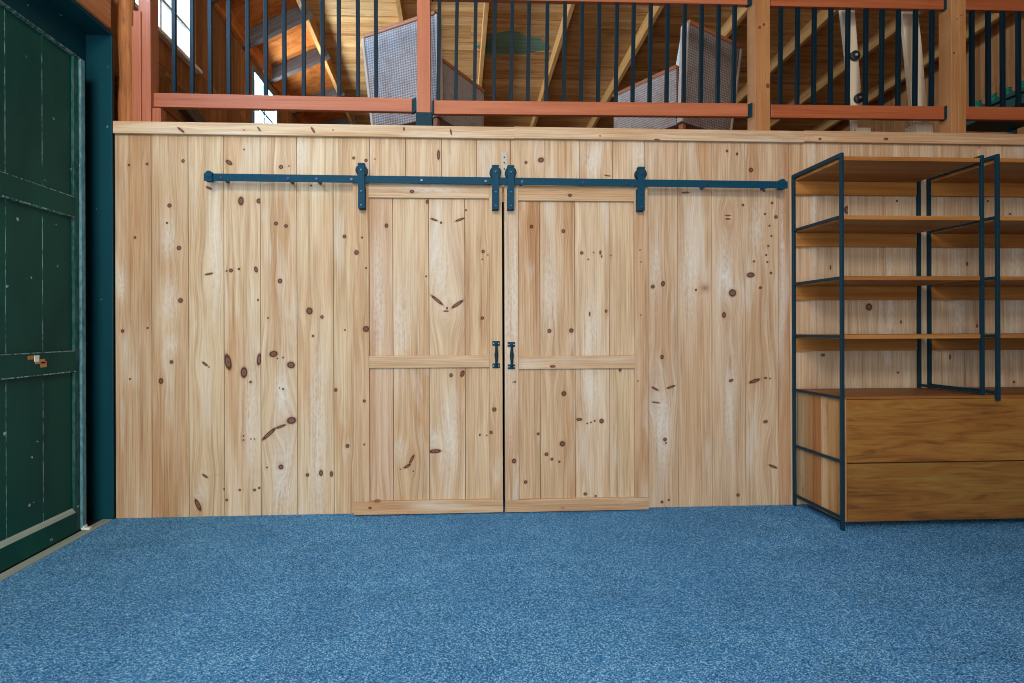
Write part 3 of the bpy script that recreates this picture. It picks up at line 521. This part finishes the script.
# ------------------------------------------------------------------ sliding doors
YD = -.062   # face of the door frames
DK = knots(DKN, YD)
DPALE = pale([(436, 190, 30, 4), (505, 330, 9, 80), (514, 300, 6, 90), (378, 300, 5, 70), (592, 340, 8, 40), (592, 390, 8, 25), (550, 285, 8, 40), (440, 270, 10, 35), (450, 440, 9, 40), (400, 330, 9, 50), (434, 440, 6, 12), (400, 450, 5, 12)], YD)
def barn_door(px, panels, label, ytop, ypt, ym0, ym1, ybt, ybot, hx, hy, handle, ph, tints):
    xl0, xl1, xr0, xr1 = [X_(q, YD) for q in px]
    zt, zpt, m1, m0, zbt, zb = [float(at((px[0]+px[3])/2, q, YD)[2]) for q in (ytop, ypt, ym0, ym1, ybt, ybot)]
    e = empty('sliding_barn_door', ((xl0+xr1)/2, YD, zb), label, 'door', 'sliding barn doors')
    P = MB(); yp = YD+.022
    ed = [xl1-.01]+[X_(q, yp) for q in panels]+[xr0+.01]
    for i in range(len(ed)-1): P.board('v', ed[i], ed[i+1], zb+.03, zt-.02, yp, .018, DK, tints[i], .006, pales=DPALE)
    P.build('plank_panel', pine, e)
    for k, (a, b) in enumerate(((xl0, xl1), (xr0, xr1))):
        s = MB(); s.board('v', a, b, zbt, zt, YD, .045, DK, tints[-3+k], .006, gap=0, pales=DPALE); s.build('stile', pine, e)
    for (a, b, z0, z1, tn) in ((xl1, xr0, zpt, zt, tints[-1]), (xl1, xr0, m0, m1, tints[-1]), (xl0, xr1, zb, zbt, tints[-2])):
        s = MB(); s.board('h', z0, z1, a, b, YD+(.0005 if a == xl1 else 0), .03, DK, tn, .006, gap=0.0004, pales=DPALE); s.build('rail', pine, e)
    # hangers: strap in front, grooved wheel riding on the track, bolts
    for hpx, ht, hb in zip(hx, hy[0], hy[1]):
        c = X_(hpx, -.115); z1, z0 = float(at(hpx, ht, -.115)[2]), float(at(hpx, hb, -.115)[2]); zw = z1-.043
        s = MB(); s.box(c-.0205, c+.0205, -.120, -.113, z0, z1-.012, 'z'); s.box(c-.0215, c+.0215, -.122, -.085, z1-.012, z1+.001)
        s.box(c-.0205, c+.0205, -.113, YD, z0, z0+.14)
        h = s.build('hanger', blackmetal, e, .0015)
        w = MB(); w.cyl((c, -.113, zw), (c, -.084, zw), .036, n=28, rings=[(0, .037), (.22, .037), (.3, .030), (.7, .030), (.78, .037), (1, .037)]); w.build('wheel', darkmetal, h, smooth=True)
        for zz in (zw, z0+.106, z0+.02):
            q = MB(); q.cyl((c, -.127, zz), (c, -.119, zz), .0075, n=8, rings=[(0, .005), (.3, .0075), (1, .0075)]); q.build('bolt', bolt_m, h, smooth=True)
    # pull handle: two end plates and a swelling grip
    c = X_(handle, YD-.01); z1, z0 = float(at(handle, ph[0], YD-.01)[2]), float(at(handle, ph[1], YD-.01)[2])
    s = MB()
    for a in (z0, z1-.031): s.box(c-.024, c+.024, YD-.006, YD-.0002, a, a+.031)
    s.box(c-.009, c+.009, YD-.03, YD-.005, z0+.018, z0+.03); s.box(c-.009, c+.009, YD-.03, YD-.005, z1-.03, z1-.018)
    hd = s.build('pull_handle', blackmetal, e, .002)
    s = MB(); s.cyl((c, YD-.03, z0+.012), (c, YD-.03, z1-.012), .008, n=12, rings=[(0, .006), (.08, .0075), (.3, .009), (.5, .013), (.7, .009), (.92, .0075), (1, .006)]); s.build('grip', darkmetal, hd, smooth=True)
    for a in (z0+.0155, z1-.0155):
        for dx in (-.016, .016):
            q = MB(); q.cyl((c+dx, YD-.0085, a), (c+dx, YD-.005, a), .004, n=8); q.build('screw', steel, hd, smooth=True)
    return e
barn_door((353, 369, 489.2, 502.3), (393, 429, 465), 'pine sliding barn door hung on the left pair of hangers, nearest the green door', 183.5, 198, 355.5, 368, 500.5, 514, (361.8, 496), ((163.2, 165.2), (208.4, 209.2)), 496, (341, 368.3),
          [(.88, .8, .78), (.97, .95, .9), (.96, .95, .93), (.93, .88, .82), (.86, .77, .68), (.92, .85, .76), (.9, .84, .77)])
barn_door((504.6, 518.6, 634.6, 648.2), (540, 575, 609.5), 'pine sliding barn door hung on the right pair of hangers, nearest the bookcase', 185.8, 201, 355.8, 369, 498.6, 511.2, (511.3, 641.8), ((165.5, 167), (209.2, 210.4)), 511.3, (342, 369.3),
          [(.92, .85, .79), (.92, .86, .8), (.97, .95, .93), (.95, .92, .86), (.9, .84, .8), (.88, .78, .7), (.92, .84, .75)])
# track
tr = empty('barn_door_track', (X_(495, -.1), -.1, 2.1), 'long black steel track bar across the pine wall above the sliding doors', 'track')
YT = -.1
for k, (a, b) in enumerate(((204, 498), (498, 788.3))):
    xa, xb = X_(a, YT), X_(b, YT); za, zb = [float(at(q, w, YT)[2]) for q, w in ((a, 173.2+(a-204)*.0139), (b, 173.2+(b-204)*.0139))]
    h = .0455; s = MB(); s.hexa([(xa, YT, za-h), (xb, YT, zb-h), (xb, YT+.008, zb-h), (xa, YT+.008, za-h), (xa, YT, za), (xb, YT, zb), (xb, YT+.008, zb), (xa, YT+.008, za)], 'x')
    s.build('track_bar', blackmetal, tr, .0015)
for q in (222, 288.5, 317, 352, 422, 486, 522.5, 583, 627, 708, 770):
    z = float(at(q, 177.3+(q-204)*.0139, YT)[2]); c = X_(q, YT)
    s = MB(); s.cyl((c, YT-.006, z), (c, YT+.001, z), .008, n=8); s.cyl((c, YT+.008, z), (c, -.001, z), .011, n=10); s.build('bolt', bolt_m, tr, smooth=True)
for q in (210, 782):
    z = float(at(q, 175.5+(q-204)*.0139, YT)[2]); c = X_(q, YT)
    s = MB(); s.cyl((c, YT-.016, z+.006), (c, YT+.02, z+.006), .021, n=20); s.box(c-.018, c+.018, YT-.012, YT+.018, z-.038, z+.006); s.build('end_stop', blackmetal, tr, .0015, smooth=False)
# pale metal strap above the track
b0 = at(504.3, 152, -.004); b1 = at(504.3, 178, -.004); c = float(b0[0]); zt, zb = float(b0[2]), float(b1[2])
mp = MB(); mp.prism([(c-.021, zb+.045), (c-.007, zb), (c+.007, zb), (c+.021, zb+.045), (c+.021, zt), (c-.021, zt)], -.006, -.0005)
mpo = mp.build('mending_plate', steel, None, .001); tag(mpo, 'small pale metal plate on the pine wall above the meeting hangers', 'metal plate')
for dz in (.035, .07, .11):
    q = MB(); q.cyl((c, -.008, zt-dz), (c, -.005, zt-dz), .0055, n=8); q.build('screw', holedark, mpo)

# ------------------------------------------------------------------ bookcase
bk = empty('bookcase', (3.12, -.25, 0), 'tall bookcase of brown wood shelves on black metal frames over two wide drawers', 'bookcase')
PW = .018
def side_frame(x, zbot, yf, rungs, yb=-.032, full=True, top=2.19):
    s = MB(); h = PW/2
    s.box(x-h, x+h, yf, yf+PW, zbot, top); s.box(x-h, x+h, yb-PW+.02, yb+.02, zbot if full else .774, top)
    s.box(x-h, x+h, yf+PW, yb-PW+.02, top-.024, top)
    for z in rungs: s.box(x-h*.8, x+h*.8, yf+PW, yb-PW+.02, z-.016, z)
    return s.build('side_frame', shelfmetal, bk, .0015)
SH = [2.172, 1.829, 1.476, 1.135]
side_frame(2.230, 0, -.492, [1.83, 1.475, 1.133, .775, .405, .078])
side_frame(3.094, .776, -.480, [1.83, 1.475, 1.133, .80], full=False)
side_frame(3.166, .745, -.505, [1.83, 1.475, 1.133, .80], full=False)
side_frame(4.036, 0, -.492, [1.83, 1.475, 1.133, .775, .405, .078])
for (a, b) in ((2.240, 3.074), (3.174, 4.016)):
    for k, z in enumerate(SH):
        tt = (.94, .91, .88) if k else (1.0, .98, .94)
        s = MB(); s.box(a, b, -.482, -.014, z-.024, z, 'x', tt); sf = s.build('shelf', shelfwood, bk, .0015)
        q = MB(); t2 = random.uniform(.84, 1.02); h = .088 if k < 3 else .085; q.box(a, b, -.030, -.012, z-.026-h, z-.0245, 'x', (t2, t2*.97, t2*.9)); q.build('back_rail', shelfwood, sf, .0015)
c = MB(); c.box(2.246, 4.014, -.474, -.03, .758, .774, 'x', (.72, .66, .62)); c.build('cabinet_top', shelfwood, bk, .0015)
c = MB(); c.box(2.262, 4.0, -.455, -.45, .05, .758, 'x', (.3, .3, .3)); c.box(2.262, 3.998, -.45, -.03, .045, .06, 'x'); c.box(2.262, 3.998, -.04, -.03, .06, .758, 'x'); c.build('cabinet_body', shelfwood, bk)
for x0, x1 in ((2.246, 2.262), (3.998, 4.014)):
    c = MB(); yy = [-.474, -.40, -.335, -.27, -.17, -.10, -.03]; tn = [(.9, .76, .58), (.92, .8, .6), (1.14, 1.16, 1.14), (.92, .66, .46), (.74, .68, .54), (.78, .84, .84)]
    for k in range(6): c.box(x0, x1, yy[k], yy[k+1]-.001, .046, .758, 'z', tn[k])
    c.build('side_panel', sidewood, bk, .001)
for z0, z1, tn in ((.046, .383, (.80, .78, .72)), (.390, .756, (.98, .92, .82))):
    c = MB(); c.box(2.264, 3.996, -.478, -.456, z0, z1, 'x', tn); c.build('drawer', mango, bk, .002)

# ------------------------------------------------------------------ loft posts and railing
ZB = 2.474
b = MB(); n_ = 18
log = MB(); log.cyl((-2.108, .085, ZB-.004), (-2.11, .085, 4.3), .05, n=14, rings=[(t/12, .047+.004*math.sin(t*2.1)+.003*math.cos(t*5)) for t in range(13)])
tag(log.build('log_post', oldwood, None, 0, smooth=True), 'rough round brown log post at the end of the pine wall', 'post')
pa = empty('loft_post', (-1.97, .08, ZB), 'reddish built-up post with stepped cleats beside the log post', 'post', 'loft posts')
b = MB(); b.box(-2.006, -1.932, .03, .13, ZB, 4.7, 'z', (.98, .95, .98)); b.build('post_timber', redwood, pa, .003)
b = MB(); b.box(-2.049, -2.007, .03, .07, ZB, 3.10, 'z', (1.05, 1, .95)); b.build('cleat', redwood, pa, .003)
b = MB(); b.box(-2.030, -1.985, .016, .0295, ZB+.0, 3.19, 'z', (1.0, .98, .98)); b.build('cleat', redwood, pa, .003)
b = MB(); b.box(-1.931, -1.878, .045, .11, ZB, 2.592, 'z', (.92, .86, .84)); b.build('rail_block', redwood, pa, .003)
pbm = empty('loft_post', (-.21, .08, ZB), 'slim reddish railing post standing in a black metal base', 'post', 'loft posts')
b = MB(); b.box(-.253, -.166, .03, .118, ZB+.012, 3.5, 'z', (1.05, 1.0, .95)); b.build('post_timber', redwood, pbm, .003)
b = MB(); b.box(-.262, -.157, .022, .126, ZB, 2.583); b.build('post_base', darkmetal, pbm, .003)
for x, lab in ((2.051, 'fir post between the wicker armchairs and the pale leaning boards'), (3.427, 'fir post above the bookcase, between pale boards and green jars')):
    e = empty('loft_post', (x, .08, ZB), lab, 'post', 'loft posts')
    kn = [(x+(-.02), 3.19, .010, .010, 0, 'k'), (x+.01, 3.21, .009, .009, 0, 'k'), (x+.035, 2.80, .012, .016, 0, 'k')] if x < 3 else [(x-.035, 3.05, .008, .008, 0, 'k'), (x-.01, 3.28, .006, .006, 0, 'k'), (x+.02, 3.31, .014, .004, 0, 'k')]
    b = MB(); b.board('v', x-.0525, x+.0525, ZB, zc(.1)-.02, .03, .1, kn, (1, .98, .94), .008, gap=0); b.build('post_timber', fir, e)
RY0, RY1 = .06, .098
def baluster_mesh():
    b = MB(); b.box(-.0118, .0118, -.0118, .0118, 0, .70); o = b.build('baluster', blackrail, None, .0015); return o
bal0 = baluster_mesh(); BM = bal0.data
first = [bal0]
def railing(x0, x1, zb0, zb1, xs, lean, label, tint, brackets):
    e = empty('loft_railing', ((x0+x1)/2, .08, ZB), label, 'railing', 'loft railing bays')
    loc = np.array(e.location)
    def rail(z00, z01):
        b = MB(); p = [(x0, RY0, z00), (x1, RY0, z01), (x1, RY1, z01), (x0, RY1, z00)]; p += [(q[0], q[1], q[2]+.089) for q in p]
        b.hexa(p, 'x', tint); return b.build('rail', redwood, e, .003)
    rail(zb0, zb1); rail(zb0+.755, zb1+.755)
    for x in xs:
        t = (x-x0)/(x1-x0); z = zb0+(zb1-zb0)*t+.088
        o = first.pop() if first else bal0.copy()
        if o.name not in COL.objects: COL.objects.link(o)
        o.parent = e; o.location = Vector((x-loc[0], .079-loc[1], z-loc[2])); o.rotation_euler = (0, math.radians(lean), 0)
    for xa, xb, zz in brackets:
        for pl in ([(xa, zz-.008), (xb, zz+.008), (xb, zz+.098), (xa, zz+.082)], [(xa, zz+.75), (xb, zz+.76), (xb, zz+.84), (xa, zz+.84)]):
            b = MB(); b.prism(pl, RY0+.004, RY1-.004); b.build('bracket', darkmetal, e, .001)
    return e
B1 = [-1.809, -1.696, -1.583, -1.465, -1.347, -1.231, -1.113, -0.989, -0.868, -0.763, -0.64, -0.523]
B2 = [-0.12, -0.004, 0.119, 0.246, 0.361, 0.473, 0.596, 0.714, 0.83, 0.945, 1.065, 1.179, 1.295, 1.411, 1.528, 1.645, 1.762, 1.873]
B3 = [2.206, 2.325, 2.442, 2.559, 2.68, 2.808, 2.922, 3.04, 3.162, 3.28]
B4 = [3.567, 3.686, 3.791, 3.906, 4.02, 4.135, 4.25, 4.365]
railing(-1.931, -.289, 2.604, 2.598, B1, 0, 'railing bay with bright blue-black balusters in front of the loft windows', (1.0, .96, .95), ((-.289, -.262, 2.598),))
railing(-.145, 1.965, 2.588, 2.604, [x+.001 for x in B2], 1.0, 'long railing bay in front of the teal paint patch and second armchair', (1.04, .95, .84), ((-.157, -.146, 2.588), (1.966, 1.998, 2.604)))
railing(2.125, 3.350, 2.600, 2.608, [x-.008 for x in B3], .7, 'railing bay in front of the two pale leaning boards', (.98, .80, .62), ((2.104, 2.126, 2.60), (3.351, 3.374, 2.608)))
railing(3.505, 4.5, 2.610, 2.616, B4, 0, 'railing bay in front of the green jars, above the bookcase', (.94, .78, .6), ((3.480, 3.504, 2.61),))

# ------------------------------------------------------------------ wicker armchairs in the loft
def wicker_chair():
    e = empty('wicker_armchair', (0, 0, 0), 'woven grey wicker armchair behind the slim reddish post, turned away', 'armchair', 'wicker armchairs')
    hw, dp, zb, za, zt, th, rk = .30, .70, .265, .725, .995, .06, .08
    b = MB()   # raked back panel, slightly wider at the top
    b.hexa([(-hw, 0, zb), (hw, 0, zb), (hw, th, zb), (-hw, th, zb), (-hw-.03, -rk, zt-.03), (hw+.03, -rk, zt-.03), (hw+.03, th-rk, zt-.03), (-hw-.03, th-rk, zt-.03)], 'z'); bkp = b.build('backrest', wicker_m, e, .006, local=True)
    b = MB(); b.hexa([(-hw-.035, -rk-.008, zt-.03), (hw+.035, -rk-.008, zt-.03), (hw+.035, th-rk+.006, zt-.03), (-hw-.035, th-rk+.006, zt-.03), (-hw-.035, -rk-.01, zt), (hw+.035, -rk-.01, zt), (hw+.035, th-rk+.005, zt), (-hw-.035, th-rk+.005, zt)], 'x'); b.build('top_rim', brownframe, bkp, .008, local=True)
    for s in (-1, 1):
        b = MB(); x0, x1 = (hw-th, hw) if s > 0 else (-hw, -hw+th)
        b.box(x0, x1, th+.002, dp, zb, za-.03, 'z'); a = b.build('armrest', wicker_m, e, .006, local=True)
        b = MB(); b.box(x0-.006, x1+.006, th-.0, dp+.006, za-.03, za, 'y'); b.build('arm_rim', brownframe, a, .006, local=True)
        b = MB(); x = s*(hw+.012); b.hexa([(x-.012, -.008, zb), (x+.012, -.008, zb), (x+.012, th-.02, zb), (x-.012, th-.02, zb), (x-.012+s*.03, -.008-rk, zt-.03), (x+.012+s*.03, -.008-rk, zt-.03), (x+.012+s*.03, th-rk, zt-.03), (x-.012+s*.03, th-rk, zt-.03)], 'z'); b.build('edge_binding', wickerlight, bkp, .006, local=True)
    b = MB(); b.box(-hw+th, hw-th, th, dp-.01, zb+.01, zb+.09, 'x'); b.build('seat', brownframe, e, .006, local=True)
    b = MB(); b.box(-hw+th+.006, hw-th-.006, th+.03, dp+.01, zb+.092, zb+.2, 'x'); b.build('cushion', white_m, e, .03, local=True)
    b = MB(); b.hexa([(-hw+th+.01, th+.002, zb+.21), (hw-th-.01, th+.002, zb+.21), (hw-th-.01, th+.13, zb+.21), (-hw+th+.01, th+.13, zb+.21), (-hw+th+.02, th-rk+.004, zt-.015), (hw-th-.02, th-rk+.004, zt-.015), (hw-th-.02, th-rk+.11, zt-.03), (-hw+th+.02, th-rk+.11, zt-.03)], 'x'); b.build('back_cushion', white_m, e, .02, local=True)
    for sx in (-1, 1):
        for y0 in (.01, dp-.05):
            b = MB(); b.box(sx*(hw-.03)-.02, sx*(hw-.03)+.02, y0, y0+.04, 0, zb); b.build('leg', brownframe, e, .004, local=True)
    return e
ch = wicker_chair()
# chair one: near rear corner at (-.196, .45); its back runs away to the left
a1 = math.atan2(-.35, .56); cx, cy = math.cos(a1), math.sin(a1)
ch.rotation_euler = (0, 0, a1); ch.location = (-.135-.30*cx, .50-.30*cy, ZB)
ch.location.z = 2.471
c2 = copy_tree(ch); c2['label'] = 'woven grey wicker armchair beside the first fir post, its arm toward the middle'
a2 = math.atan2(.33, .543); cx, cy = math.cos(a2), math.sin(a2)
c2.rotation_euler = (0, 0, a2); c2.location = (1.712+.30*cx, .53+.30*cy, 2.471)

# ------------------------------------------------------------------ pale leaning boards
def leaning(name, label, q, Y, th, foot, wheels=()):
    pts = [at(x, y, Y) for x, y in q]
    e = empty(name, (float(pts[0][0]), Y, 2.471), label, 'board', 'pale leaning boards')
    P = [(float(p[0]), float(p[2])) for p in pts]
    b = MB(); b.prism(P, Y, Y+th, grain='z'); b.build('board', palewood, e, .003)
    f0, f1 = at(foot[0], foot[2], Y), at(foot[1], foot[3], Y)
    b = MB(); b.box(float(f0[0]), float(f1[0]), Y-.03, Y+.08, 2.471, float(f0[2])); b.build('foot', palewood, e, .003)
    for wx, wy, r in wheels:
        c = at(wx, wy, Y-.02); b = MB(); b.cyl((float(c[0]), Y-.03, float(c[2])), (float(c[0]), Y-.001, float(c[2])), r, n=24, rings=[(0, r*.8), (.15, r), (.8, r), (1, r*.85)]); w = b.build('wheel', blackrubber, e, smooth=True)
        b = MB(); b.cyl((float(c[0]), Y-.036, float(c[2])), (float(c[0]), Y-.029, float(c[2])), r*.28, n=12); b.build('hub', steel, w, smooth=True)
LYB = .24
leaning('leaning_board', 'pale leaning board with two black round wheels behind the railing', [(853, 133), (851.5, 105), (849.7, 90), (846.5, 56), (840.8, 4), (854.5, 4), (861, 86), (860, 105), (857, 133)], LYB, .03, (853.5, 868, 128.8, 133), ((855.3, 55.4, .034), (859.4, 98, .033)))
leaning('leaning_board', 'plain pale leaning board on a square foot beside the second fir post', [(915, 133), (911.5, 105), (901.3, 2), (917, 2), (922, 45), (927, 105), (925, 133)], LYB, .03, (913.6, 929.7, 124.8, 133))

# ------------------------------------------------------------------ green table and jars
tb = empty('side_table', (4.98, 1.06, 2.47), 'dark green low table in the loft under the green jars', 'table')
b = MB(); b.box(4.66, 5.30, .62, 1.50, 3.12, 3.155); b.build('tabletop', darkgreen, tb, .004)
for x in (4.68, 5.24):
    for y in (.66, 1.40): one_box('leg', bluegrey, (x, x+.05, y, y+.05, 2.471, 3.12), tb)
b = MB(); b.box(4.70, 5.26, .68, 1.46, 3.04, 3.12); b.build('apron', darkgreen, tb, .002)
jar = MB(); jar.cyl((0, 0, 0), (0, 0, .105), .04, n=20, rings=[(0, .032), (.04, .038), (.55, .04), (.75, .034), (.82, .026), (.96, .026), (1, .030)])
j0 = jar.build('glass_jar', green_glass, None, smooth=True)
for k, (d, lab) in enumerate(((4.51, 'green glass jar nearest the edge of the photo, on the dark table'), (4.64, 'green glass jar second in the row on the dark table'), (4.77, 'green glass jar third in the row on the dark table'), (4.92, 'green glass jar last in the row, nearest the second fir post'))):
    o = j0 if k == 0 else j0.copy()
    if k: COL.objects.link(o)
    o.location = (4.80, d-D, 3.1555); tag(o, lab, 'jar', 'green glass jars')

# ------------------------------------------------------------------ light: overcast sky, daylight at the barn doorway and the loft windows
w = bpy.data.worlds.new('world'); SC.world = w; w.use_nodes = True
w.node_tree.nodes['Background'].inputs[0].default_value = (.86, .94, 1.0, 1); w.node_tree.nodes['Background'].inputs[1].default_value = 1.6
def area(name, loc, target, sx, sy, power, col):
    l = bpy.data.lights.new(name, 'AREA'); l.shape = 'RECTANGLE'; l.size = sx; l.size_y = sy; l.energy = power; l.color = col
    o = bpy.data.objects.new(name, l); COL.objects.link(o); o.location = loc
    d = Vector(target)-Vector(loc); o.rotation_euler = d.to_track_quat('-Z', 'Y').to_euler(); return o
area('doorway_daylight', (-.9, -5.95, 1.55), (-.4, 0, 1.0), 2.3, 2.9, 186, (1, .99, .985))
area('gable_fill', (-.5, -5.95, 4.1), (-.4, 4.0, 4.5), 2.0, 1.1, 215, (1, .96, .9))  # added fill from an invented gable opening, brightens roof boards and railing
area('loft_window_daylight', (-2.5, -.3, 3.77), (-.6, .3, 3.0), 2.8, .65, 170, (.42, .68, 1))
area('loft_window_daylight', (-2.5, 3.1, 3.77), (.9, 2.8, 4.5), .85, .65, 210, (.8, .9, 1))

SC.view_settings.view_transform = 'Standard'; SC.view_settings.look = 'None'; SC.view_settings.gamma = 1.0; SC.view_settings.exposure = 0.0
SC.view_settings.use_curve_mapping = False
SC.cycles.filter_width = 1.0; SC.cycles.max_bounces = 8; SC.cycles.diffuse_bounces = 5; SC.cycles.use_denoising = True
SC.cycles.sample_clamp_indirect = 6.0
